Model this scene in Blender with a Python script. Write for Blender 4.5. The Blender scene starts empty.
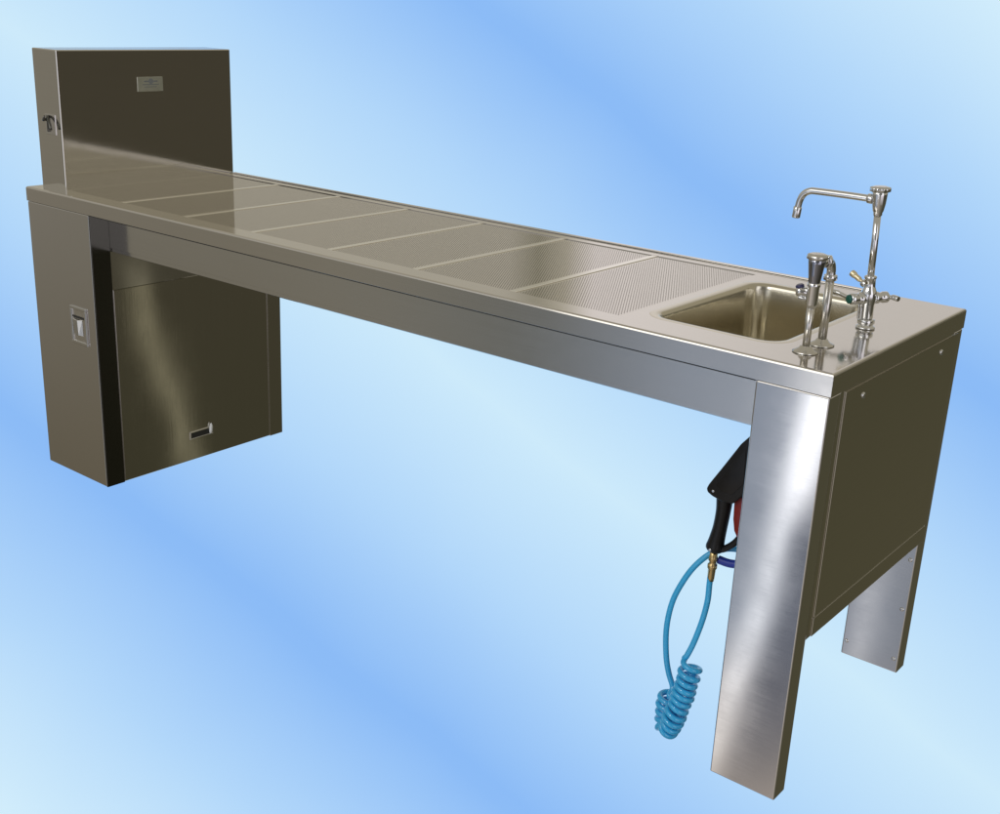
import bpy, bmesh, math, random
from mathutils import Vector, Matrix

random.seed(7)
scene = bpy.context.scene
COL = scene.collection
R = math.radians

# ------------------------------------------------------------------ camera
CAM = Vector((3.3941, -1.9370, 1.4988))
c_right = Vector((0.77717169, 0.62783488, 0.04274952))
c_up = Vector((-0.23567441, 0.22739647, 0.94485365))
c_fwd = Vector((-0.58349099, 0.74438848, -0.32469071))
cam = bpy.data.cameras.new('camera')
cam_o = bpy.data.objects.new('camera', cam)
COL.objects.link(cam_o)
rot = Matrix((c_right, c_up, -c_fwd)).transposed()
cam_o.matrix_world = Matrix.Translation(CAM) @ rot.to_4x4()
cam.sensor_width = 36.0
cam.lens = 36.0 * 1185.36 / 1000.0
cam.clip_start = 0.05
cam.clip_end = 200
scene.camera = cam_o
scene.view_settings.view_transform = 'Standard'
scene.view_settings.look = 'None'
scene.view_settings.exposure = 0
scene.view_settings.gamma = 1
scene.cycles.max_bounces = 10
scene.cycles.glossy_bounces = 8
scene.cycles.sample_clamp_indirect = 6


def s2l(r, g, b):
    f = lambda v: (v / 255 / 12.92) if v / 255 <= 0.04045 else ((v / 255 + 0.055) / 1.055) ** 2.4
    return (f(r), f(g), f(b), 1.0)


# ------------------------------------------------------------------ world: blue banded backdrop light + unseen surroundings shaped for reflections
world = bpy.data.worlds.new('World')
scene.world = world
world.use_nodes = True
WT = world.node_tree
WT.nodes.clear()


class NB:
    """small node-building helper"""
    def __init__(self, tree):
        self.t = tree

    def n(self, typ, **kw):
        nd = self.t.nodes.new(typ)
        for k, v in kw.items():
            setattr(nd, k, v)
        return nd

    def put(self, sock, v):
        if hasattr(v, 'is_output'):
            self.t.links.new(v, sock)
        else:
            sock.default_value = v

    def m(self, op, a, b=None, c=None):
        nd = self.n('ShaderNodeMath', operation=op)
        self.put(nd.inputs[0], a)
        if b is not None:
            self.put(nd.inputs[1], b)
        if c is not None:
            self.put(nd.inputs[2], c)
        return nd.outputs[0]

    def dot(self, v, vec):
        nd = self.n('ShaderNodeVectorMath', operation='DOT_PRODUCT')
        self.put(nd.inputs[0], v)
        nd.inputs[1].default_value = vec
        return nd.outputs['Value']

    def step(self, v, a, b):
        nd = self.n('ShaderNodeMapRange', interpolation_type='SMOOTHSTEP')
        self.put(nd.inputs[0], v)
        nd.inputs[1].default_value = a
        nd.inputs[2].default_value = b
        nd.inputs[3].default_value = 0.0
        nd.inputs[4].default_value = 1.0
        return nd.outputs[0]

    def ramp(self, v, lo, hi, stops, interp='LINEAR'):
        nd = self.n('ShaderNodeMapRange')
        self.put(nd.inputs[0], v)
        nd.inputs[1].default_value = lo
        nd.inputs[2].default_value = hi
        nd.inputs[3].default_value = 0
        nd.inputs[4].default_value = 1
        cr = self.n('ShaderNodeValToRGB')
        self.t.links.new(nd.outputs[0], cr.inputs[0])
        e = cr.color_ramp
        e.interpolation = interp
        while len(e.elements) < len(stops):
            e.elements.new(0.5)
        for el, (p, c) in zip(e.elements, sorted(stops, key=lambda s: s[0])):
            el.position = (p - lo) / (hi - lo)
            el.color = (c[0], c[1], c[2], 1.0)
        return cr.outputs[0]

    def mix(self, f, a, b, blend='MIX'):
        nd = self.n('ShaderNodeMix', data_type='RGBA', blend_type=blend)
        self.put(nd.inputs[0], f)
        self.put(nd.inputs[6], a)
        self.put(nd.inputs[7], b)
        return nd.outputs[2]


W = NB(WT)
d = W.n('ShaderNodeTexCoord').outputs['Generated']
sx = W.n('ShaderNodeSeparateXYZ')
WT.links.new(d, sx.inputs[0])
DX, DY, DZ = sx.outputs
el = W.m('MULTIPLY', W.m('ARCSINE', DZ), 180 / math.pi)
az = W.m('MULTIPLY', W.m('ARCTAN2', DX, DY), 180 / math.pi)          # degrees from +Y towards +X

# soft diagonal blue / white bands turning round one fixed axis
B_AXIS = Vector((0.7586, 0.3580, -0.5443)).normalized()
B_MID = Vector((-0.5835, 0.7444, -0.3247))
B_MID = (B_MID - B_AXIS * B_MID.dot(B_AXIS)).normalized()
B_N = B_AXIS.cross(B_MID)                                            # towards the lower left
ang = W.m('ARCTAN2', W.dot(d, B_N), W.dot(d, B_MID))
wob = W.n('ShaderNodeTexNoise')
WT.links.new(d, wob.inputs['Vector'])
wob.inputs['Scale'].default_value = 5.0
wob.inputs['Detail'].default_value = 2.0
ang = W.m('ADD', ang, W.m('MULTIPLY', W.m('SUBTRACT', wob.outputs[0], 0.5), 0.03))
white = s2l(214, 240, 252)
blue = s2l(138, 186, 246)
mid = s2l(178, 215, 250)
band = []
for k in range(-3, 4):
    band.append((k * 0.502, white if k != 0 else s2l(205, 234, 251)))
    if k < 3:
        band.append(((k + 0.5) * 0.502, blue))
        band.append(((k + 0.25) * 0.502, mid))
        band.append(((k + 0.75) * 0.502, mid))
bg = W.ramp(ang, -1.5, 1.5, band, 'LINEAR')

# unseen surroundings: tones set by direction for the steel's reflections
lowc = W.ramp(az, -180, 180, [
    (-180, (1.00, 1.05, 1.15)), (-173, (0.9, 0.93, 1.0)), (-169, (0.22, 0.23, 0.25)), (-165, (0.28, 0.30, 0.34)), (-160, (0.35, 0.395, 0.49)), (-154, (0.35, 0.405, 0.50)), (-151.5, (0.36, 0.41, 0.50)),
    (-150, (0.38, 0.43, 0.52)), (-148.5, (0.27, 0.30, 0.35)), (-146, (0.26, 0.285, 0.32)), (-144.8, (0.19, 0.20, 0.20)), (-141, (0.20, 0.20, 0.18)), (-133, (0.25, 0.24, 0.20)),
    (-121, (0.265, 0.245, 0.205)), (-105, (0.33, 0.31, 0.27)),
    (0, (0.078, 0.073, 0.043)), (19, (0.078, 0.073, 0.043)), (23, (0.080, 0.074, 0.047)), (48, (0.076, 0.067, 0.047)), (62, (0.074, 0.065, 0.046)), (94, (0.05, 0.045, 0.035)), (102, (1.2, 1.13, 1.22)), (138, (1.2, 1.13, 1.22)), (143, (0.14, 0.13, 0.12)), (156, (0.12, 0.11, 0.10)), (163, (1.0, 1.0, 1.1)),
    (180, (1.00, 1.05, 1.15))])
floorc = W.ramp(az, -180, 180, [
    (-180, (0.50, 0.45, 0.40)), (-152, (0.55, 0.48, 0.42)), (-130, (0.20, 0.17, 0.12)), (-110, (0.12, 0.105, 0.07)),
    (0, (0.105, 0.092, 0.056)), (22, (0.088, 0.081, 0.048)), (48, (0.066, 0.062, 0.038)), (62, (0.062, 0.058, 0.036)), (120, (0.2, 0.18, 0.14)), (180, (0.50, 0.45, 0.40))])
upc = W.ramp(az, -180, 180, [
    (-180, (0.85, 0.85, 0.85)), (-120, (0.40, 0.38, 0.33)), (-57, (0.455, 0.425, 0.345)), (-45, (0.465, 0.435, 0.36)), (-37.4, (0.47, 0.44, 0.37)),
    (-37.0, (0.32, 0.30, 0.23)), (-36.2, (0.32, 0.30, 0.23)), (-35.8, (0.48, 0.445, 0.36)),
    (-34.9, (0.50, 0.465, 0.38)), (-34.6, (0.86, 0.80, 0.78)), (-30, (0.82, 0.77, 0.74)), (-22, (0.67, 0.63, 0.595)), (-12, (0.66, 0.62, 0.575)), (4, (0.42, 0.385, 0.30)), (88, (0.40, 0.365, 0.285)), (95, (0.2, 0.18, 0.15)), (104, (1.4, 1.38, 1.42)), (122, (1.4, 1.38, 1.42)), (130, (0.15, 0.14, 0.12)), (160, (0.2, 0.2, 0.19)), (180, (0.85, 0.85, 0.85))])
# floor begins lower on the left of these surroundings than on the right
isfloor_l = W.step(el, -3, -25)
isfloor_r = W.step(el, -27, -35)
leftness = W.step(az, -142, -128)
isfloor = W.m('ADD', W.m('MULTIPLY', isfloor_l, leftness), W.m('MULTIPLY', isfloor_r, W.m('SUBTRACT', 1.0, leftness)))
room = W.mix(isfloor, lowc, floorc)


def arcband(a, b, wid, col, acc, taper=6.0, shade=0.0):
    """an added bright strip between two directions, for a streak in the steel"""
    a, b = a.normalized(), b.normalized()
    n = a.cross(b).normalized()
    h = (a + b).normalized()
    half = math.acos(max(-1, min(1, a.dot(h))))
    t = W.m('DIVIDE', W.dot(d, n), wid)
    g = W.m('EXPONENT', W.m('MULTIPLY', W.m('MULTIPLY', t, t), -1.0))
    along = W.step(W.m('ARCCOSINE', W.m('MINIMUM', W.dot(d, h), 0.99999)), half + R(taper), half)
    g = W.m('MULTIPLY', g, along)
    if shade:
        sh = W.m('MULTIPLY', W.m('MULTIPLY', W.step(t, 0.2, 2.0), W.step(W.m('MULTIPLY', t, -1.0), -9.0, -4.0)), W.m('MULTIPLY', along, shade))
        acc = W.mix(sh, acc, (0.12, 0.13, 0.17, 1))
    return W.mix(g, acc, W.mix(1.0, acc, (col[0], col[1], col[2], 1.0), 'ADD'))


def dirv(a, e):
    a, e = R(a), R(e)
    return Vector((math.sin(a) * math.cos(e), math.cos(a) * math.cos(e), math.sin(e)))


room = arcband(dirv(-157.9, -16.5), dirv(-155.0, -32), 0.0095, (0.95, 0.95, 0.97), room, 6.0, 0.8)  # added strips give the legs and door their reflected streaks
room = arcband(dirv(-158.2, -15), dirv(-157.7, -20), 0.011, (1.6, 1.6, 1.65), room, 4.0)
room = arcband(dirv(-161.9, -22), dirv(-161.4, -28), 0.008, (0.45, 0.44, 0.43), room, 3.0)
room = arcband(dirv(55.6, -13.6), dirv(53.9, -21.0), 0.0075, (0.24, 0.222, 0.155), room, 3.0)
room = W.mix(W.step(el, 2.0, 6.0), room, upc)
ceil = W.mix(W.step(el, 25, 50), room, (0.40, 0.37, 0.30, 1))
# region of the banded backdrop
msk = W.m('MULTIPLY', W.step(az, -94, -84), W.step(az, 8, -4))
msk = W.m('MULTIPLY', msk, W.step(el, 6.0, 2.0))
final = W.mix(msk, ceil, bg)
bgn = W.n('ShaderNodeBackground')
WT.links.new(final, bgn.inputs[0])
bgn.inputs[1].default_value = 1.0
wo = W.n('ShaderNodeOutputWorld')
WT.links.new(bgn.outputs[0], wo.inputs[0])


# ------------------------------------------------------------------ lamps
def area(name, loc, target, sx_, sy_, power, col=(1, 1, 1)):
    l = bpy.data.lights.new(name, 'AREA')
    l.shape = 'RECTANGLE'
    l.size = sx_
    l.size_y = sy_
    l.energy = power
    l.color = col
    o = bpy.data.objects.new(name, l)
    COL.objects.link(o)
    o.location = loc
    o.rotation_euler = (Vector(target) - Vector(loc)).to_track_quat('-Z', 'Y').to_euler()
    return o


area('added_key_light', (1.0, -3.4, 3.2), (2.2, 0.2, 0.6), 3.0, 2.2, 26, (1, 0.98, 0.95))  # added area light for the plastics and hose, no known source
area('added_glint_light', (2.3, -2.7, 2.5), (2.3, 0.2, 0.6), 0.45, 0.32, 14, (1, 0.99, 0.97))  # small area light added for glossy highlights on hose and chrome


# ------------------------------------------------------------------ materials
def material(name):
    m = bpy.data.materials.new(name)
    m.use_nodes = True
    t = m.node_tree
    t.nodes.clear()
    out = t.nodes.new('ShaderNodeOutputMaterial')
    p = t.nodes.new('ShaderNodeBsdfPrincipled')
    t.links.new(p.outputs[0], out.inputs[0])
    return m, NB(t), p


def steel(name, base=(0.63, 0.61, 0.575), rough=0.13, aniso=0.55, grain=0.25, warp=0.35, warp_scale=3.0, stretch=(3.0, 420.0), tone=0.07):
    """brushed stainless sheet: grain along the u axis of the 'brush' uv map, faint oil-canning of the sheet"""
    m, b, p = material(name)
    t = b.t
    uv = b.n('ShaderNodeUVMap', uv_map='brush').outputs[0]
    mp = b.n('ShaderNodeMapping')
    t.links.new(uv, mp.inputs[0])
    mp.inputs['Scale'].default_value = (stretch[0], stretch[1], 1)
    g = b.n('ShaderNodeTexNoise')
    t.links.new(mp.outputs[0], g.inputs['Vector'])
    g.inputs['Scale'].default_value = 1.0
    g.inputs['Detail'].default_value = 5.0
    g.inputs['Roughness'].default_value = 0.7
    oc = b.n('ShaderNodeTexCoord').outputs['Object']
    wn = b.n('ShaderNodeTexNoise')
    t.links.new(oc, wn.inputs['Vector'])
    wn.inputs['Scale'].default_value = warp_scale
    wn.inputs['Detail'].default_value = 0.6
    sm = b.n('ShaderNodeTexNoise')                                    # smears and handling marks in the gloss
    t.links.new(oc, sm.inputs['Vector'])
    sm.inputs['Scale'].default_value = 9.0
    sm.inputs['Detail'].default_value = 6.0
    sm.inputs['Roughness'].default_value = 0.65
    r = b.m('ADD', rough, b.m('MULTIPLY', b.m('SUBTRACT', g.outputs[0], 0.5), 0.05))
    r = b.m('ADD', r, b.m('MULTIPLY', b.m('SUBTRACT', sm.outputs[0], 0.45), 0.09))
    r = b.m('MAXIMUM', r, 0.03)
    t.links.new(r, p.inputs['Roughness'])
    col = b.mix(g.outputs[0], tuple(v * (1 - tone) for v in base) + (1,), tuple(v * (1 + tone) for v in base) + (1,))
    t.links.new(col, p.inputs['Base Color'])
    p.inputs['Metallic'].default_value = 1.0
    p.inputs['Anisotropic'].default_value = aniso
    tg = b.n('ShaderNodeTangent', direction_type='UV_MAP', uv_map='brush')
    t.links.new(tg.outputs[0], p.inputs['Tangent'])
    b1 = b.n('ShaderNodeBump')
    b1.inputs['Strength'].default_value = warp
    b1.inputs['Distance'].default_value = 0.006
    t.links.new(wn.outputs[0], b1.inputs['Height'])
    b2 = b.n('ShaderNodeBump')
    b2.inputs['Strength'].default_value = grain
    b2.inputs['Distance'].default_value = 0.00006
    t.links.new(g.outputs[0], b2.inputs['Height'])
    t.links.new(b1.outputs[0], b2.inputs['Normal'])
    t.links.new(b2.outputs[0], p.inputs['Normal'])
    return m


def simple(name, col, rough=0.4, metal=0.0, var=0.1, scale=40.0, bump=0.0, coat=0.0, spec=0.5):
    m, b, p = material(name)
    t = b.t
    oc = b.n('ShaderNodeTexCoord').outputs['Object']
    g = b.n('ShaderNodeTexNoise')
    t.links.new(oc, g.inputs['Vector'])
    g.inputs['Scale'].default_value = scale
    g.inputs['Detail'].default_value = 4
    c = b.mix(g.outputs[0], tuple(v * (1 - var) for v in col) + (1,), tuple(min(1, v * (1 + var)) for v in col) + (1,))
    t.links.new(c, p.inputs['Base Color'])
    t.links.new(b.m('ADD', rough - 0.05, b.m('MULTIPLY', g.outputs[0], 0.1)), p.inputs['Roughness'])
    p.inputs['Metallic'].default_value = metal
    p.inputs['Coat Weight'].default_value = coat
    p.inputs['Specular IOR Level'].default_value = spec
    if bump:
        bn = b.n('ShaderNodeBump')
        bn.inputs['Strength'].default_value = bump
        bn.inputs['Distance'].default_value = 0.001
        t.links.new(g.outputs[0], bn.inputs['Height'])
        t.links.new(bn.outputs[0], p.inputs['Normal'])
    return m


M_DECK = steel('deck_steel', (0.67, 0.645, 0.61), rough=0.10, aniso=0.5, warp=0.05)
M_PLATE = steel('plate_steel', (0.66, 0.63, 0.59), rough=0.045, aniso=0.2, warp=0.03)
M_FRONT = steel('front_steel', (0.64, 0.63, 0.61), rough=0.11, aniso=0.7, warp=0.10)
M_LEG = steel('leg_steel', (0.66, 0.65, 0.64), rough=0.065, aniso=0.15, warp=0.16, grain=0.03, tone=0.03)
M_PANEL = steel('panel_steel', (0.63, 0.61, 0.56), rough=0.06, aniso=0.4, warp=0.12)
M_RISER = steel('riser_steel', (0.64, 0.62, 0.575), rough=0.085, aniso=0.6, warp=0.12)
M_RIB = steel('rib_steel', (0.86, 0.84, 0.78), rough=0.14, aniso=0.4, warp=0.05)
M_STILE = steel('stile_steel', (0.11, 0.11, 0.10), rough=0.16, aniso=0.4, warp=0.2)  # dark base put in to dim reflections on front stile and latch parts
M_DOOR = steel('door_steel', (0.62, 0.60, 0.55), rough=0.045, aniso=0.2, warp=0.26, warp_scale=3.0)
M_SINK = steel('sink_steel', (0.63, 0.595, 0.50), rough=0.16, aniso=0.3, warp=0.25, warp_scale=6)
M_CHROME = simple('chrome', (0.72, 0.72, 0.72), 0.06, 1.0, 0.04)
M_SATIN = simple('satin_nickel', (0.66, 0.64, 0.60), 0.24, 1.0, 0.06)
M_DCHROME = simple('dark_chrome', (0.30, 0.31, 0.36), 0.06, 1.0, 0.04)
M_PALE = simple('pale_brass', (0.80, 0.70, 0.46), 0.35, 0.8, 0.06)
M_DARK = simple('gap_shade', (0.02, 0.02, 0.018), 0.6)  # near-black colour stands in for shade in gaps and slots
M_BLACK = simple('black_plastic', (0.006, 0.006, 0.007), 0.36, 0, 0.3, 60, 0.12, 0, 0.35)
M_RED = simple('red_plastic', (0.20, 0.008, 0.004), 0.35)
M_HOSE = simple('blue_hose', (0.03, 0.42, 0.80), 0.2, 0, 0.12, 30, 0.05, 0.6)
M_NAVY = simple('navy_sleeve', (0.012, 0.035, 0.34), 0.4, 0, 0.35, 160)
M_KNOB = simple('dark_knob', (0.03, 0.03, 0.10), 0.3)
M_BRASS = simple('brass', (0.62, 0.46, 0.22), 0.22, 1.0, 0.12, 90)
M_GREEN = simple('green_button', (0.004, 0.10, 0.075), 0.35)
M_LABEL = simple('etched_plate', (0.55, 0.57, 0.50), 0.38, 0.85, 0.1, 60)
M_GLINT = simple('catch_glint', (0.82, 0.85, 0.86), 0.2)  # white glint put into the pale base colour
M_INK = simple('etched_ink', (0.30, 0.33, 0.36), 0.42, 0.7)


# ------------------------------------------------------------------ mesh helpers
def box(bm, x0, x1, y0, y1, z0, z1, bev=0.0015, seg=2):
    t = bmesh.new()
    bmesh.ops.create_cube(t, size=1)
    for v in t.verts:
        v.co = Vector(((x0 + x1) / 2 + v.co.x * (x1 - x0), (y0 + y1) / 2 + v.co.y * (y1 - y0), (z0 + z1) / 2 + v.co.z * (z1 - z0)))
    if bev:
        bmesh.ops.bevel(t, geom=list(t.edges), offset=bev, segments=seg, affect='EDGES', profile=0.5)
    merge(bm, t)
    return bm


def merge(bm, t, mat=None):
    if mat is not None:
        t.transform(mat)
    me = bpy.data.meshes.new('tmp')
    t.to_mesh(me)
    t.free()
    bm.from_mesh(me)
    bpy.data.meshes.remove(me)


def frame_for(axis):
    axis = axis.normalized()
    a = Vector((0, 0, 1)) if abs(axis.z) < 0.95 else Vector((1, 0, 0))
    u = axis.cross(a).normalized()
    return u, axis.cross(u).normalized()


def lathe(bm, base, axis, prof, n=28, cap=True):
    """prof: list of (radius, height along axis)"""
    base, axis = Vector(base), Vector(axis).normalized()
    u, v = frame_for(axis)
    rings = []
    for r, h in prof:
        rings.append([bm.verts.new(base + axis * h + (u * math.cos(2 * math.pi * k / n) + v * math.sin(2 * math.pi * k / n)) * r) for k in range(n)])
    for a, b in zip(rings, rings[1:]):
        for k in range(n):
            f = bm.faces.new((a[k], a[(k + 1) % n], b[(k + 1) % n], b[k]))
            f.smooth = True
    if cap:
        bm.faces.new(rings[0][::-1])
        bm.faces.new(rings[-1])
    return bm


def tube(bm, pts, rad, n=14, cap=True):
    pts = [Vector(p) for p in pts]
    rads = rad if isinstance(rad, (list, tuple)) else [rad] * len(pts)
    tans = []
    for i in range(len(pts)):
        a, b = pts[max(0, i - 1)], pts[min(len(pts) - 1, i + 1)]
        tans.append((b - a).normalized())
    u, _ = frame_for(tans[0])
    rings = []
    for i, p in enumerate(pts):
        tn = tans[i]
        u = (u - tn * u.dot(tn)).normalized()
        w = tn.cross(u)
        rings.append([bm.verts.new(p + (u * math.cos(2 * math.pi * k / n) + w * math.sin(2 * math.pi * k / n)) * rads[i]) for k in range(n)])
    for a, b in zip(rings, rings[1:]):
        for k in range(n):
            f = bm.faces.new((a[k], a[(k + 1) % n], b[(k + 1) % n], b[k]))
            f.smooth = True
    if cap:
        bm.faces.new(rings[0][::-1])
        bm.faces.new(rings[-1])
    return bm


def spline(ctrl, per=10):
    """Catmull-Rom through control points"""
    P = [Vector(c) for c in ctrl]
    P = [P[0] * 2 - P[1]] + P + [P[-1] * 2 - P[-2]]
    out = []
    for i in range(1, len(P) - 2):
        for k in range(per):
            t = k / per
            a, b, c, e = P[i - 1], P[i], P[i + 1], P[i + 2]
            out.append(0.5 * ((2 * b) + (c - a) * t + (2 * a - 5 * b + 4 * c - e) * t * t + (3 * b - a - 3 * c + e) * t ** 3))
    out.append(P[-2])
    return out


def rrect(cx0, cx1, cy0, cy1, r, z, n=8):
    pts = []
    for (cx, cy, a0) in ((cx1 - r, cy0 + r, -90), (cx1 - r, cy1 - r, 0), (cx0 + r, cy1 - r, 90), (cx0 + r, cy0 + r, 180)):
        for k in range(n + 1):
            a = R(a0 + 90 * k / n)
            pts.append(Vector((cx + r * math.cos(a), cy + r * math.sin(a), z)))
    return pts


def loft(bm, loops, close_last=False, smooth=True):
    rings = [[bm.verts.new(p) for p in lp] for lp in loops]
    n = len(rings[0])
    for a, b in zip(rings, rings[1:]):
        for k in range(n):
            f = bm.faces.new((a[k], a[(k + 1) % n], b[(k + 1) % n], b[k]))
            f.smooth = smooth
    if close_last:
        bm.faces.new(rings[-1])
    return rings


def prism_y(bm, outline, y0, y1, bev=0.0, seg=2):
    """outline of (x, z) points given a thickness along y"""
    t = bmesh.new()
    a = [t.verts.new((x, y0, z)) for x, z in outline]
    b = [t.verts.new((x, y1, z)) for x, z in outline]
    n = len(a)
    t.faces.new(a)
    t.faces.new(b[::-1])
    for k in range(n):
        t.faces.new((a[(k + 1) % n], a[k], b[k], b[(k + 1) % n]))
    bmesh.ops.recalc_face_normals(t, faces=t.faces)
    if bev:
        bmesh.ops.bevel(t, geom=list(t.edges), offset=bev, segments=seg, affect='EDGES', profile=0.5, clamp_overlap=True)
        for f in t.faces:
            f.smooth = True
    merge(bm, t)
    return bm


def add_brush_uv(bm, vertical=False):
    uv = bm.loops.layers.uv.new('brush')
    for f in bm.faces:
        n = f.normal
        ax = max(range(3), key=lambda i: abs(n[i]))
        for lp in f.loops:
            c = lp.vert.co
            if ax == 2:
                lp[uv].uv = (c.x, c.y)
            elif ax == 1:
                lp[uv].uv = (c.z, c.x) if vertical else (c.x, c.z)
            else:
                lp[uv].uv = (c.z, c.y) if vertical else (c.y, c.z)


ROOTS = {}


def thing(name, label, cat, loc, group=None):
    o = bpy.data.objects.new(name, None)
    o.empty_display_size = 0.05
    COL.objects.link(o)
    o.location = loc
    o['label'] = label
    o['category'] = cat
    if group:
        o['group'] = group
    ROOTS[o.name] = Vector(loc)
    return o


def part(name, bm, mat, parent, vertical=False, recalc=True, label=None):
    root = parent
    while root.parent:
        root = root.parent
    if recalc:
        bmesh.ops.recalc_face_normals(bm, faces=bm.faces)
    bm.normal_update()
    add_brush_uv(bm, vertical)
    bmesh.ops.translate(bm, verts=bm.verts, vec=-Vector(root.location))
    me = bpy.data.meshes.new(name)
    bm.to_mesh(me)
    bm.free()
    me.materials.append(mat)
    o = bpy.data.objects.new(name, me)
    COL.objects.link(o)
    o.parent = parent
    if label:
        o['label'] = label
    return o


B = bmesh.new

# ================================================================== the table
L, D, H = 2.6193, 0.7006, 0.90
FH = 0.0435                 # depth of the folded top edge
LW, LT = 0.1472, 0.0497     # legs
table = thing('grossing_table', 'long brushed stainless steel grossing table with perforated deck, sink and end cabinet', 'table', (L / 2, D / 2, 0))

# --- top sheet with its folded edge, an opening for the plates and one for the sink
PX0, PX1, PY0, PY1 = 0.119, 2.132, 0.058, 0.648
SX0, SX1, SY0, SY1 = 2.168, 2.456, 0.112, 0.578
bm = B()
prof = [(0.006, 0.0), (0.0035, -0.0006), (0.0012, -0.0022), (0.0, -0.005), (0.0, -FH + 0.0002), (0.0002, -FH), (0.0625, -FH), (0.0625, -FH + 0.012)]


def rect_loop(o, z):
    return [Vector((o, o, z)), Vector((L - o, o, z)), Vector((L - o, D - o, z)), Vector((o, D - o, z))]


rings = loft(bm, [rect_loop(o, H + dz) for o, dz in prof], smooth=False)
outer = rings[0]
hole1 = [bm.verts.new(p) for p in ((PX0, PY0, H), (PX1, PY0, H), (PX1, PY1, H), (PX0, PY1, H))]
hole2 = [bm.verts.new(p) for p in rrect(SX0 - 0.016, SX1 + 0.016, SY0 - 0.016, SY1 + 0.016, 0.058, H)]
edges = []
for loop in (outer, hole1, hole2):
    for k in range(len(loop)):
        e = bm.edges.get((loop[k], loop[(k + 1) % len(loop)])) or bm.edges.new((loop[k], loop[(k + 1) % len(loop)]))
        edges.append(e)
bmesh.ops.triangle_fill(bm, use_beauty=True, use_dissolve=False, edges=edges)
low = [bm.verts.new(v.co - Vector((0, 0, 0.016))) for v in hole1]
for k in range(4):
    bm.faces.new((hole1[k], hole1[(k + 1) % 4], low[(k + 1) % 4], low[k]))
deck = part('tabletop', bm, M_DECK, table)

# raised rim strip along the back of the perforated deck
bm = B()
box(bm, 0.135, 2.40, D - 0.016, D - 0.004, H + 0.0003, H + 0.0035, 0.0012)
part('rear_rim', bm, M_DECK, table)


# --- perforated plates: one mesh of real staggered holes, seven copies
def perforated(w, h, px, py, r, z0, th):
    bm = B()
    nx, ny = int((w - 0.010) / px), int((h - 0.012) / py)
    ox, oy = (w - nx * px) / 2, (h - ny * py) / 2
    oct_ = [(math.cos(R(45 * k)), math.sin(R(45 * k))) for k in range(8)]
    sq = [(1, 0), (1, 1), (0, 1), (-1, 1), (-1, 0), (-1, -1), (0, -1), (1, -1)]

    def quad(x0, x1, y0, y1):
        bm.faces.new([bm.verts.new(p) for p in ((x0, y0, z0), (x1, y0, z0), (x1, y1, z0), (x0, y1, z0))])
    quad(0, w, 0, oy)
    quad(0, w, h - oy, h)
    for j in range(ny):
        y = oy + (j + 0.5) * py
        odd = j % 2
        n = nx - odd
        x_start = ox + (px / 2 if odd else 0)
        quad(0, x_start, y - py / 2, y + py / 2)
        quad(x_start + n * px, w, y - py / 2, y + py / 2)
        for i in range(n):
            x = x_start + (i + 0.5) * px
            o = [bm.verts.new((x + a * px / 2, y + b * py / 2, z0)) for a, b in sq]
            q = [bm.verts.new((x + a * r, y + b * r, z0)) for a, b in oct_]
            s = [bm.verts.new((x + a * r, y + b * r, z0 - th)) for a, b in oct_]
            for k in range(8):
                k2 = (k + 1) % 8
                bm.faces.new((o[k], o[k2], q[k2], q[k]))
                bm.faces.new((q[k], q[k2], s[k2], s[k]))
    # folded edges
    for (x0, y0, x1, y1) in ((0, 0, w, 0), (w, 0, w, h), (w, h, 0, h), (0, h, 0, 0)):
        bm.faces.new([bm.verts.new(p) for p in ((x0, y0, z0), (x1, y1, z0), (x1, y1, z0 - 0.014), (x0, y0, z0 - 0.014))])
    return bm


PITCH = 0.2885
RIB = 0.405
plate0 = None
for k in range(7):
    x0 = RIB + (k - 1) * PITCH + 0.0080
    if plate0 is None:
        bm = perforated(PITCH - 0.0160, PY1 - PY0 - 0.003, 0.0062, 0.0054, 0.00152, 0.0, 0.0010)
        add_brush_uv(bm)
        bm.normal_update()
        me = bpy.data.meshes.new('perforated_plate')
        bm.to_mesh(me)
        bm.free()
        me.materials.append(M_PLATE)
        plate0 = bpy.data.objects.new('perforated_plate', me)
        o = plate0
    else:
        o = plate0.copy()
    COL.objects.link(o)
    o.parent = table
    o.location = Vector((x0, PY0 + 0.0015, H - 0.0020)) - Vector(table.location)
for k in range(6):
    bm = B()
    xc = RIB + k * PITCH
    box(bm, xc - 0.0078, xc + 0.0078, PY0 + 0.001, PY1 - 0.001, H - 0.016, H - 0.0004, 0.001)
    part('cross_rib', bm, M_RIB, table)

# drain trough under the plates
bm = B()
loft(bm, [[Vector(p) for p in ((x0, y0, z), (x1, y0, z), (x1, y1, z), (x0, y1, z))] for x0, x1, y0, y1, z in (
    (PX0 - 0.002, PX1 + 0.002, PY0 - 0.002, PY1 + 0.002, H - 0.0165), (PX0, PX1 - 0.0005, PY0 + 0.022, PY1 - 0.022, H - 0.030), (PX0 + 0.002, PX1 + 0.001, PY0 + 0.026, PY1 - 0.026, 0.80))], close_last=True, smooth=False)
part('drain_trough', bm, M_SINK, table)

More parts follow.
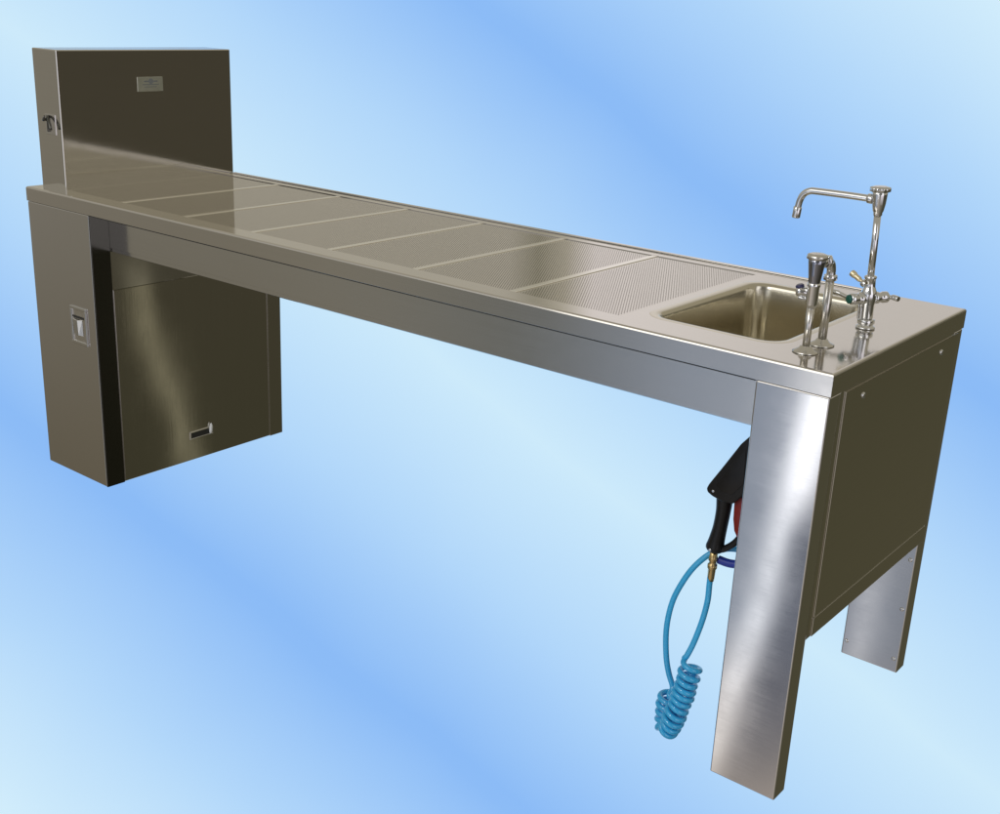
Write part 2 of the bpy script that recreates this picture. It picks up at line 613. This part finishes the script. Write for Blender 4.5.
# --- sink bowl
bm = B()
loops = []
for ins, z, r in ((-0.0175, H - 0.0002, 0.058), (-0.0150, H + 0.0003, 0.057), (-0.005, H + 0.0005, 0.050), (0.000, H - 0.0002, 0.046), (0.0035, H - 0.0022, 0.044),
                  (0.006, H - 0.0065, 0.042), (0.0075, H - 0.014, 0.041), (0.014, H - 0.10, 0.038), (0.018, H - 0.150, 0.036),
                  (0.023, H - 0.166, 0.034), (0.034, H - 0.176, 0.030), (0.05, H - 0.180, 0.024), (0.11, H - 0.184, 0.016)):
    loops.append(rrect(SX0 + ins, SX1 - ins, SY0 + ins, SY1 - ins, r, z, 10))
loft(bm, loops, close_last=True)
sink = part('sink_bowl', bm, M_SINK, table)
bm = B()
lathe(bm, (2.31, 0.345, H - 0.1838), (0, 0, 1), [(0.044, 0), (0.044, 0.002), (0.038, 0.003), (0.030, -0.0005), (0.026, -0.0005)], 28)
part('drain', bm, M_CHROME, sink)

# --- front and rear beams and the box under the deck
BZ = 0.7402
BY = 0.064
bm = B()
for sgn, yf in ((1, BY), (-1, D - BY)):
    y = lambda o: yf + sgn * o
    out = [(y(0), H - 0.020), (y(0), BZ + 0.0135), (y(0.003), BZ + 0.012), (y(0.003), BZ + 0.002), (y(0.005), BZ), (y(0.05), BZ), (y(0.05), BZ + 0.003), (y(0.01), BZ + 0.012), (y(0.01), H - 0.020)]
    for x0, x1 in ((0.3275, 2.474),):
        a = [bm.verts.new((x0, p, z)) for p, z in out]
        b = [bm.verts.new((x1, p, z)) for p, z in out]
        n = len(out)
        bm.faces.new(a)
        bm.faces.new(b[::-1])
        for k in range(n):
            bm.faces.new((a[k], a[(k + 1) % n], b[(k + 1) % n], b[k]))
part('side_beam', bm, M_FRONT, table)
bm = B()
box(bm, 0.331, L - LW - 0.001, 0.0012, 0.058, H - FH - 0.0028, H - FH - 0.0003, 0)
part('seam_shade_strip', bm, M_DARK, table)  # dark strip added to draw the shade line under the folded edge
bm = B()
box(bm, 0.33, 2.47, BY + 0.045, D - BY - 0.045, BZ + 0.004, BZ + 0.007, 0)
part('under_tray', bm, M_PANEL, table)

# --- right end: legs, end frame, removable end panel
ZP = 0.3450
bm = B()
box(bm, L - LW, L - 0.0012, 0.0012, LT, 0, H - FH - 0.0015, 0.0032, 4)
leg = part('leg', bm, M_LEG, table)
bm = B()
box(bm, L - LW + 0.004, L - 0.0012, D - LT, D - 0.0012, 0, H - FH - 0.0015, 0.0032, 4)
leg2 = part('leg', bm, M_LEG, table)
for (rx, rz) in ((2.606, 0.300), (2.606, 0.170), (2.606, 0.036), (2.486, 0.038)):
    bm = B()
    lathe(bm, (rx, D - LT + 0.0003, rz), (0, -1, 0), [(0.0052, 0), (0.0052, 0.0006), (0.0042, 0.0022), (0.0020, 0.0030)], 16)
    part('rivet', bm, M_CHROME, leg2)
bm = B()
box(bm, L - 0.030, L - 0.0022, LT + 0.0003, D - LT - 0.0003, ZP, H - FH - 0.0012, 0.0015)
part('end_frame', bm, M_PANEL, table)
bm = B()
box(bm, L - 0.0024, L + 0.0006, 0.0715, D - 0.030, ZP + 0.0003, 0.3862, 0.0016)
part('end_rail', bm, M_PANEL, table)
bm = B()
box(bm, L - 0.0024, L + 0.0004, 0.0715, D - 0.030, 0.3880, H - FH - 0.006, 0.0012)
endp = part('end_panel', bm, M_PANEL, table)
for (ry, rz) in ((0.154, 0.826), (0.572, 0.826), ):
    bm = B()
    lathe(bm, (L + 0.0002, ry, rz), (1, 0, 0), [(0.0062, 0), (0.0062, 0.0010), (0.0050, 0.0026), (0.0025, 0.0034)], 18)
    part('screw', bm, M_CHROME, endp)

# --- left end cabinet
CW, CD = 0.3286, 0.7175
cz = H - FH - 0.0012
bm = B()
box(bm, 0.0012, CW - 0.0035, 0.0012, CD, 0, cz, 0.0034, 4)
cab = part('cabinet', bm, M_LEG, table, vertical=True)
bm = B()
box(bm, CW - 0.0055, CW, 0.0014, 0.0640, 0.0005, cz - 0.0005, 0.0010)
part('stile', bm, M_STILE, cab, vertical=True)
bm = B()
box(bm, CW - 0.0055, CW, 0.6600, CD - 0.0004, 0.0005, cz - 0.0005, 0.0010)
part('stile', bm, M_PANEL, cab, vertical=True)
bm = B()
box(bm, CW - 0.0055, CW - 0.0005, 0.0662, 0.6578, 0.0040, 0.6230, 0.0010)
door = part('cabinet_door', bm, M_DOOR, cab, vertical=True)
# recessed slot pull of the door
bm = B()
hy0, hy1, hz = 0.318, 0.412, 0.0885


def ring_x(bm, x, y0, y1, z0, z1, w, depth, bev=0.0012):
    """rectangular bezel lying in the y-z plane, standing depth proud of x"""
    box(bm, x, x + depth, y0, y1, z0, z0 + w, bev)
    box(bm, x, x + depth, y0, y1, z1 - w, z1, bev)
    box(bm, x, x + depth, y0, y0 + w, z0 + w, z1 - w, bev)
    box(bm, x, x + depth, y1 - w, y1, z0 + w, z1 - w, bev)


ring_x(bm, CW - 0.0008, hy0, hy1, hz - 0.014, hz + 0.014, 0.005, 0.0035)
pull = part('door_pull', bm, M_CHROME, cab)
bm = B()
box(bm, CW - 0.0008, CW - 0.0001, hy0 + 0.005, hy1 - 0.005, hz - 0.009, hz + 0.009, 0)
part('slot', bm, M_DARK, pull)  # dark sheet painting the shade inside the pull
bm = B()
lathe(bm, (CW + 0.001, hy1 - 0.010, hz - 0.002), (0.15, 0, 1), [(0.0035, -0.008), (0.0055, 0.0), (0.0058, 0.010), (0.004, 0.024), (0.001, 0.030)], 16)
part('catch', bm, M_GLINT, pull)

# flush paddle latch on the cabinet front
lx0, lx1, lz0, lz1 = 0.197, 0.281, 0.448, 0.566
bm = B()
yF = 0.0012
for (x0, x1, z0, z1) in ((lx0, lx1, lz1 - 0.010, lz1), (lx0, lx1, lz0, lz0 + 0.010), (lx0, lx0 + 0.010, lz0 + 0.010, lz1 - 0.010), (lx1 - 0.010, lx1, lz0 + 0.010, lz1 - 0.010)):
    box(bm, x0, x1, yF - 0.005, yF + 0.0004, z0, z1, 0.002, 3)
latch = part('paddle_latch', bm, M_CHROME, cab)
bm = B()
box(bm, lx0 + 0.009, lx1 - 0.009, yF - 0.0012, yF + 0.0002, lz0 + 0.009, lz1 - 0.009, 0)
part('latch_dish', bm, M_SATIN, latch)
bm = B()
prism_y_pts = [(lx0 + 0.012, lz0 + 0.030), (lx0 + 0.058, lz0 + 0.030), (lx0 + 0.058, lz0 + 0.076), (lx0 + 0.012, lz0 + 0.076)]
t = bmesh.new()
va = [t.verts.new(p) for p in ((lx0 + 0.012, yF - 0.0015, lz0 + 0.028), (lx0 + 0.060, yF - 0.0015, lz0 + 0.028), (lx0 + 0.060, yF - 0.0015, lz0 + 0.080), (lx0 + 0.012, yF - 0.0015, lz0 + 0.080))]
vb = [t.verts.new(p) for p in ((lx0 + 0.014, yF - 0.0045, lz0 + 0.030), (lx0 + 0.043, yF - 0.0085, lz0 + 0.030), (lx0 + 0.043, yF - 0.0105, lz0 + 0.078), (lx0 + 0.014, yF - 0.0060, lz0 + 0.078))]
t.faces.new(va)
t.faces.new(vb[::-1])
for k in range(4):
    t.faces.new((va[(k + 1) % 4], va[k], vb[k], vb[(k + 1) % 4]))
bmesh.ops.recalc_face_normals(t, faces=t.faces)
bmesh.ops.bevel(t, geom=list(t.edges), offset=0.0014, segments=3, affect='EDGES', profile=0.5)
merge(bm, t)
part('paddle', bm, M_SATIN, latch)
bm = B()
box(bm, lx0 + 0.012, lx1 - 0.014, yF - 0.0022, yF - 0.0010, lz0 + 0.0815, lz0 + 0.0885, 0)
part('finger_gap_shade', bm, M_DARK, latch)  # dark strip painting the shade above the paddle

# --- tall box standing on the left end of the deck
RX, RY0, RY1, RZ = 0.1287, 0.0567, 0.6930, 1.3057
bm = B()
box(bm, 0.0, RX, RY0, RY1, H - 0.005, RZ, 0.0030, 4)
riser = part('end_box', bm, M_RISER, table)
# name plate
bm = B()
box(bm, RX - 0.0003, RX + 0.0016, 0.328, 0.422, 1.180, 1.224, 0.0006)
plate = part('nameplate', bm, M_LABEL, riser)
bm = B()
for (y0, y1, z0, z1) in ((0.352, 0.402, 1.2085, 1.2125), (0.346, 0.406, 1.1995, 1.2020), (0.352, 0.398, 1.1925, 1.1945)):
    box(bm, RX + 0.0015, RX + 0.0020, y0, y1, z0, z1, 0)
lathe(bm, (RX + 0.0014, 0.377, 1.2105), (1, 0, 0), [(0.0085, 0), (0.0085, 0.0008)], 24)
part('plate_print', bm, M_INK, plate)
# small draw latch on the narrow front of the box
bm = B()
box(bm, 0.046, 0.100, RY0 - 0.002, RY0 + 0.0004, 1.058, 1.118, 0.0008)
rl = part('draw_latch', bm, M_LEG, riser)
bm = B()
arc = [(0.060 + 0.036 * math.sin(R(a)), RY0 - 0.004 - 0.012 * math.sin(R(a)), 1.062 + 0.050 * math.cos(R(a))) for a in range(4, 84, 8)]
tube(bm, arc, [0.0030 + 0.0026 * k / len(arc) for k in range(len(arc))], 10)
part('latch_lever', bm, M_STILE, rl)
bm = B()
box(bm, 0.061, 0.068, RY0 - 0.007, RY0 - 0.0015, 1.066, 1.110, 0.0015)
part('latch_bar', bm, M_STILE, rl)
bm = B()
tube(bm, [(0.043, RY0 - 0.005, 1.098), (0.048, RY0 - 0.007, 1.104), (0.053, RY0 - 0.007, 1.112)], [0.0045, 0.0035, 0.002], 10)
part('latch_hook', bm, M_STILE, rl)

# --- holster ring for the spray gun on the inner side of the front leg
bm = B()
box(bm, L - LW - 0.012, L - LW - 0.0004, 0.030, 0.070, 0.690, 0.730, 0.002)
part('gun_hook', bm, M_LEG, table)


# ================================================================== faucet
FX, FY = 2.5270, 0.3590
faucet = thing('swing_faucet', 'tall chrome swing-spout faucet with lever handles on the deck beside the sink', 'faucet', (FX, FY, H))
AX = Vector((-0.036, 0.0, 1.0)).normalized()
F0 = Vector((FX, FY, H))


def fz(z):
    return F0 + AX * (z - H)


bm = B()
lathe(bm, F0 + Vector((0, 0, 0.0004)), (0, 0, 1), [(0.0190, 0), (0.0195, 0.002), (0.0185, 0.004), (0.0150, 0.006), (0.0145, 0.009)], 32)
lathe(bm, F0 + Vector((0, 0, 0.009)), (0, 0, 1), [(0.0165, 0), (0.0172, 0.002), (0.0172, 0.008), (0.0165, 0.010), (0.0125, 0.011)], 6)
part('base_flange', bm, M_CHROME, faucet)
bm = B()
lathe(bm, fz(0.920), AX, [(0.0122, 0), (0.0128, 0.003), (0.0128, 0.028), (0.0145, 0.036), (0.0158, 0.044), (0.0158, 0.054), (0.0128, 0.062), (0.0112, 0.066), (0.0108, 0.082), (0.0122, 0.083), (0.0122, 0.087), (0.0080, 0.089)], 32)
body = part('valve_body', bm, M_CHROME, faucet)
bm = B()
tube(bm, [fz(1.004), fz(1.07), fz(1.138)], 0.0070, 22)
part('riser_pipe', bm, M_CHROME, faucet)
bm = B()
lathe(bm, fz(1.128), AX, [(0.0080, 0), (0.0088, 0.002), (0.0088, 0.006), (0.0108, 0.010), (0.0134, 0.024), (0.0148, 0.040), (0.0150, 0.046), (0.0140, 0.047)], 32)
part('vacuum_breaker', bm, M_CHROME, faucet)
bm = B()
n = 32
top0 = fz(1.1745)
prof_r = [(0.0150, 0.0), (0.0190, 0.001), (0.0196, 0.006), (0.0186, 0.0095), (0.012, 0.0115)]
lathe(bm, top0, AX, prof_r, 40)
for v in bm.verts:                                                     # knurled rim
    rel = v.co - top0
    rad = rel - AX * rel.dot(AX)
    if rad.length > 0.0183:
        a = math.atan2(rad.y, rad.x)
        v.co += rad.normalized() * (0.0009 * (1 if int((a + math.pi) / (2 * math.pi) * 20 + 0.001) % 2 else -1))
part('knurled_cap', bm, M_CHROME, faucet)
bm = B()
rx = fz(1.159)
tube(bm, spline([rx + Vector((-0.010, 0, 0)), rx + Vector((-0.06, 0, 0.0005)), rx + Vector((-0.128, 0, 0)), rx + Vector((-0.146, 0, -0.0015)), rx + Vector((-0.1585, 0, -0.009)),
                 rx + Vector((-0.1655, 0, -0.022)), rx + Vector((-0.1690, 0, -0.042))], 8), 0.0071, 20)
part('spout', bm, M_CHROME, faucet)
bm = B()
lathe(bm, rx + Vector((-0.012, 0, 0)), (-1, 0, 0), [(0.0092, 0), (0.0100, 0.002), (0.0100, 0.010), (0.0086, 0.012), (0.0074, 0.012)], 24)
part('swivel_nut', bm, M_CHROME, faucet)
bm = B()
lathe(bm, rx + Vector((-0.1685, 0, -0.036)), (-0.07, 0, -1), [(0.0076, 0), (0.0088, 0.002), (0.0088, 0.021), (0.0080, 0.023), (0.0062, 0.0235), (0.0060, 0.016)], 24)
part('aerator', bm, M_CHROME, faucet)
# valve spindles and lever handles
vb_ = fz(0.962)


def lever(name, hub_dir, lev, button=None, cap_label=None):
    hd = Vector(hub_dir).normalized()
    bm = B()
    lathe(bm, vb_ + hd * 0.010, hd, [(0.0125, 0), (0.0125, 0.010), (0.0105, 0.012), (0.0105, 0.018), (0.0118, 0.020), (0.0118, 0.030), (0.0095, 0.033)], 24)
    h = part('handle_hub', bm, M_CHROME, faucet)
    bm = B()
    s = vb_ + hd * 0.035
    ev = Vector(lev)
    tube(bm, spline([s - ev * 0.05, s + ev * 0.25, s + ev * 0.6 + Vector((0, 0, 0.002)), s + ev], 6), [0.0052] * 6 + [0.0046] * 6 + [0.0058] * 6 + [0.0050], 14)
    part('lever', bm, M_CHROME, h)
    if button:
        bm = B()
        lathe(bm, vb_ + hd * 0.0435, hd, [(0.0090, 0), (0.0090, 0.003), (0.0074, 0.0045), (0.003, 0.0048)], 24)
        part('index_button', bm, button, h)
    return h


lever('a', (-0.55, -0.83, -0.02), (-0.062, 0.016, 0.004), M_GREEN)
lever('b', (0.62, 0.78, 0.05), (0.034, -0.012, 0.004))
# third lever, raised flat blade at the back of the body
bm = B()
lathe(bm, fz(0.984), Vector((-0.8, 0.3, 0.28)), [(0.008, 0.006), (0.008, 0.018), (0.006, 0.022)], 20)
hb = part('handle_hub', bm, M_CHROME, faucet)
bm = B()
s = fz(0.984) + Vector((-0.8, 0.3, 0.28)).normalized() * 0.018
e = s + Vector((-0.030, 0.004, 0.016))
tube(bm, spline([s, s.lerp(e, 0.4), s.lerp(e, 0.8), e], 5), [0.004] * 4 + [0.0055] * 5 + [0.007] * 6 + [0.0055], 14)
for v in bm.verts:
    pass
part('lever', bm, M_PALE, hb)
bm = B()
for off in (-0.004, 0.004):                                             # two small supply lines down the front of the body
    q = Vector((-0.55, -0.83, 0)).normalized()
    sd = Vector((0.83, -0.55, 0)) * off
    tube(bm, spline([fz(0.958) + q * 0.016 + sd * 2.2, fz(0.948) + q * 0.0175 + sd, fz(0.935) + q * 0.017 + sd, fz(0.9195) + q * 0.0165 + sd], 6), 0.0024, 10)
part('supply_line', bm, M_CHROME, body)

# ================================================================== two-post vacuum breaker
vbk = thing('backflow_preventer', 'chrome two-pipe vacuum breaker with dark cone top by the front corner of the sink deck', 'valve', (2.52, 0.130, H))
P1, P2 = Vector((2.519, 0.097, H)), Vector((2.519, 0.168, H))
fl = [(0.024, 0.0004), (0.0245, 0.0015), (0.020, 0.004), (0.0135, 0.0075), (0.0105, 0.012), (0.0088, 0.013)]
for q, top, r in ((P1, 0.092, 0.0071), (P2, 0.136, 0.0083)):
    bm = B()
    lathe(bm, q + Vector((0, 0, 0.006)), (0, 0, 1), [(r, 0), (r, top - 0.006)], 24)
    pp = part('pipe', bm, M_SATIN, vbk)
    bm = B()
    lathe(bm, q, (0, 0, 1), fl, 32)
    part('flange', bm, M_SATIN, pp)
bm = B()
lathe(bm, P1 + Vector((0, 0, 0.086)), (0, 0, 1), [(0.0076, 0), (0.0098, 0.001), (0.0098, 0.006), (0.0110, 0.008), (0.0110, 0.038), (0.0120, 0.040), (0.0120, 0.046), (0.0100, 0.047)], 32)
col = part('collar', bm, M_CHROME, vbk)
bm = B()
lathe(bm, P1 + Vector((0, 0, 0.132)), (0, 0, 1), [(0.0100, 0), (0.0108, 0.001), (0.0128, 0.018), (0.0150, 0.036), (0.0166, 0.044), (0.0150, 0.045)], 36)
part('cone_body', bm, M_DCHROME, vbk)
bm = B()
lathe(bm, P1 + Vector((0, 0, 0.1765)), (0, 0, 1), [(0.0160, 0), (0.0194, 0.001), (0.0197, 0.005), (0.0182, 0.0085), (0.013, 0.0105), (0.004, 0.0112)], 36)
part('cap', bm, M_SATIN, vbk)
# elbow from the second pipe to the cone
bm = B()
e0 = P2 + Vector((0, 0, 0.130))
tube(bm, spline([e0, e0 + Vector((0, -0.001, 0.018)), e0 + Vector((0, -0.010, 0.032)), e0 + Vector((0, -0.030, 0.037)), e0 + Vector((0, -0.055, 0.036))], 7), 0.0086, 20)
lathe(bm, e0 + Vector((0, 0, -0.004)), (0, 0, 1), [(0.0100, 0), (0.0128, 0.001), (0.0128, 0.011), (0.0105, 0.012)], 6)
lathe(bm, e0 + Vector((0, -0.022, 0.0368)), (0, -1, 0), [(0.0105, 0), (0.0135, 0.001), (0.0135, 0.011), (0.0110, 0.012)], 6)
part('elbow', bm, M_CHROME, vbk)
# side valve on the collar
sd = Vector((-1, 0.10, 0.0))
bm = B()
lathe(bm, P1 + Vector((-0.008, 0, 0.112)), sd, [(0.0085, 0), (0.0085, 0.012), (0.0100, 0.013), (0.0100, 0.022), (0.0075, 0.023)], 20)
sv = part('side_valve', bm, M_CHROME, vbk)
bm = B()
lathe(bm, P1 + Vector((-0.026, 0.002, 0.116)), (-0.25, -0.2, 1), [(0.005, 0), (0.0078, 0.001), (0.0080, 0.007), (0.0060, 0.009)], 12)
part('knob', bm, M_KNOB, sv)
bm = B()
tube(bm, spline([P1 + Vector((-0.010, 0, 0.101)), P1 + Vector((-0.018, 0.001, 0.099)), P1 + Vector((-0.027, 0.002, 0.100))], 5), 0.0045, 12)
part('drain_spur', bm, M_CHROME, sv)

# ================================================================== spray gun
GY = 0.050
gun = thing('spray_gun', 'black plastic spray gun with a red trigger hanging beside the front leg', 'spray gun', (2.41, GY, 0.463))
bm = B()
head = [(2.4680, 0.7440), (2.4421, 0.7120), (2.4100, 0.6560), (2.3840, 0.6120), (2.3800, 0.6020), (2.3832, 0.5945), (2.3950, 0.5890), (2.4180, 0.5840), (2.4400, 0.5860), (2.4690, 0.6200)]
prism_y(bm, head, GY - 0.0215, GY + 0.0215, 0.008, 3)
gbody = part('gun_body', bm, M_BLACK, gun)
bm = B()
hp = spline([(2.4120, GY, 0.598), (2.4125, GY, 0.560), (2.4095, GY, 0.522), (2.4050, GY, 0.490), (2.4025, GY, 0.468)], 5)
hr = [0.0165, 0.0165, 0.0165, 0.016, 0.0155, 0.015, 0.0148, 0.0146, 0.0145, 0.0145, 0.0145, 0.0147, 0.015, 0.0155, 0.016, 0.0165, 0.0172, 0.0182, 0.0190, 0.0188, 0.016]
tube(bm, hp, hr[:len(hp)], 20)
handle = part('grip', bm, M_BLACK, gun)
bm = B()
prism_y(bm, [(2.4360, 0.6000), (2.4600, 0.6000), (2.4600, 0.5500), (2.4580, 0.5150), (2.4520, 0.5130), (2.4435, 0.5260), (2.4385, 0.5500)], GY - 0.008, GY + 0.008, 0.0025, 2)
part('trigger', bm, M_RED, gun)
bm = B()
prism_y(bm, [(2.4560, 0.7060), (2.4260, 0.6620), (2.4010, 0.6160), (2.4120, 0.6060), (2.4380, 0.6060), (2.4600, 0.6350)], GY - 0.0228, GY - 0.0200, 0.0008, 2)
part('side_cover', bm, M_BLACK, gun)
bm = B()
tube(bm, spline([(2.4100, GY, 0.4700), (2.4260, GY, 0.4790), (2.4480, GY, 0.5020), (2.4620, GY, 0.5350), (2.4640, GY, 0.590)], 7), 0.0068, 12)
part('trigger_guard', bm, M_BLACK, gun)
for (x, z) in ((2.3960, 0.6010), (2.4030, 0.4750)):
    bm = B()
    lathe(bm, (x, GY - 0.0195, z), (0, -1, 0), [(0.0030, -0.002), (0.0030, 0.0022), (0.0020, 0.0030)], 14)
    part('screw', bm, M_CHROME, gun)

# ================================================================== coiled hose
hose = thing('coiled_hose', 'light blue coiled air hose with brass ends looped under the spray gun', 'hose', (2.39, 0.02, 0.0))
HR = 0.0068
bm = B()
ctrl_dn = [(2.4000, 0.050, 0.412), (2.4010, 0.048, 0.385), (2.4035, 0.043, 0.355), (2.4010, 0.034, 0.312), (2.3930, 0.022, 0.262), (2.3860, 0.010, 0.232)]
path = spline(ctrl_dn, 8)
# the coil: a helix wound along a drooping U
ax_c = spline([(2.4000, 0.010, 0.2240), (2.3990, 0.006, 0.1960), (2.3950, 0.002, 0.1640), (2.3900, -0.002, 0.1320), (2.3830, -0.006, 0.1010), (2.3750, -0.004, 0.0720),
               (2.3640, 0.002, 0.0560), (2.3540, 0.010, 0.0640), (2.3500, 0.016, 0.0860), (2.3500, 0.020, 0.1080), (2.3510, 0.022, 0.1240)], 40)
cum = [0.0]
for a, b in zip(ax_c, ax_c[1:]):
    cum.append(cum[-1] + (b - a).length)
total = cum[-1]
turns = 16
CR = 0.0198
helix = []
N = turns * 26
u = Vector((1, 0, 0))
j = 0
for i in range(N + 1):
    s = total * (0.5 * (i / N) ** 0.86 + 0.5 * (i / N))
    while j < len(cum) - 2 and cum[j + 1] < s:
        j += 1
    f = (s - cum[j]) / max(1e-9, cum[j + 1] - cum[j])
    p = ax_c[j].lerp(ax_c[j + 1], f)
    tn = (ax_c[min(j + 4, len(ax_c) - 1)] - ax_c[max(j - 4, 0)]).normalized()
    u = (u - tn * u.dot(tn)).normalized()
    w = tn.cross(u)
    a = -2 * math.pi * turns * i / N + math.pi
    rr = CR * (0.86 + 0.14 * min(1, i / 20)) * (1 + 0.05 * math.sin(i * 0.071))
    helix.append(p + (u * math.cos(a) + w * math.sin(a)) * rr + tn * (0.002 * math.sin(i * 0.033)))
last = helix[-1]
ctrl_up = [(2.3560, 0.022, 0.140), (2.3420, 0.026, 0.165), (2.3290, 0.030, 0.200), (2.3215, 0.032, 0.262), (2.3265, 0.034, 0.322), (2.3400, 0.038, 0.368), (2.3620, 0.046, 0.416),
           (2.3900, 0.062, 0.452), (2.4180, 0.078, 0.466), (2.4480, 0.090, 0.468)]
full = path + spline([path[-1], (helix[0] + path[-1]) / 2 + Vector((-0.002, 0, 0)), helix[0]], 5)[1:-1] + helix + spline([last] + [Vector(c) for c in ctrl_up], 8)[1:]
# even out the joins
for _ in range(3):
    full = [full[0]] + [(full[i - 1] + full[i] * 2 + full[i + 1]) / 4 for i in range(1, len(full) - 1)] + [full[-1]]
tube(bm, full, HR * 0.92, 12)
part('hose_tube', bm, M_HOSE, hose)
bm = B()
lathe(bm, (2.4020, 0.050, 0.4605), (-0.01, 0, -1), [(0.0080, -0.006), (0.0080, 0.006), (0.0092, 0.008), (0.0092, 0.016), (0.0072, 0.018), (0.0072, 0.023), (0.0098, 0.025), (0.0098, 0.033), (0.0080, 0.035), (0.0072, 0.054), (0.0066, 0.062)], 18)
part('brass_fitting', bm, M_BRASS, hose)
bm = B()
lathe(bm, (2.4400, 0.0875, 0.468), (1, 0.33, 0.02), [(0.0070, 0), (0.0085, 0.002), (0.0085, 0.012), (0.0065, 0.014), (0.0065, 0.050)], 16)
part('brass_fitting', bm, M_BRASS, hose)
bm = B()
tube(bm, spline([(2.4075, 0.062, 0.4440), (2.4280, 0.066, 0.4415), (2.4480, 0.072, 0.4430), (2.4720, 0.080, 0.4480)], 6), 0.0088, 14)
part('sleeve', bm, M_NAVY, hose, label='royal blue sleeve beside the upper brass fitting')
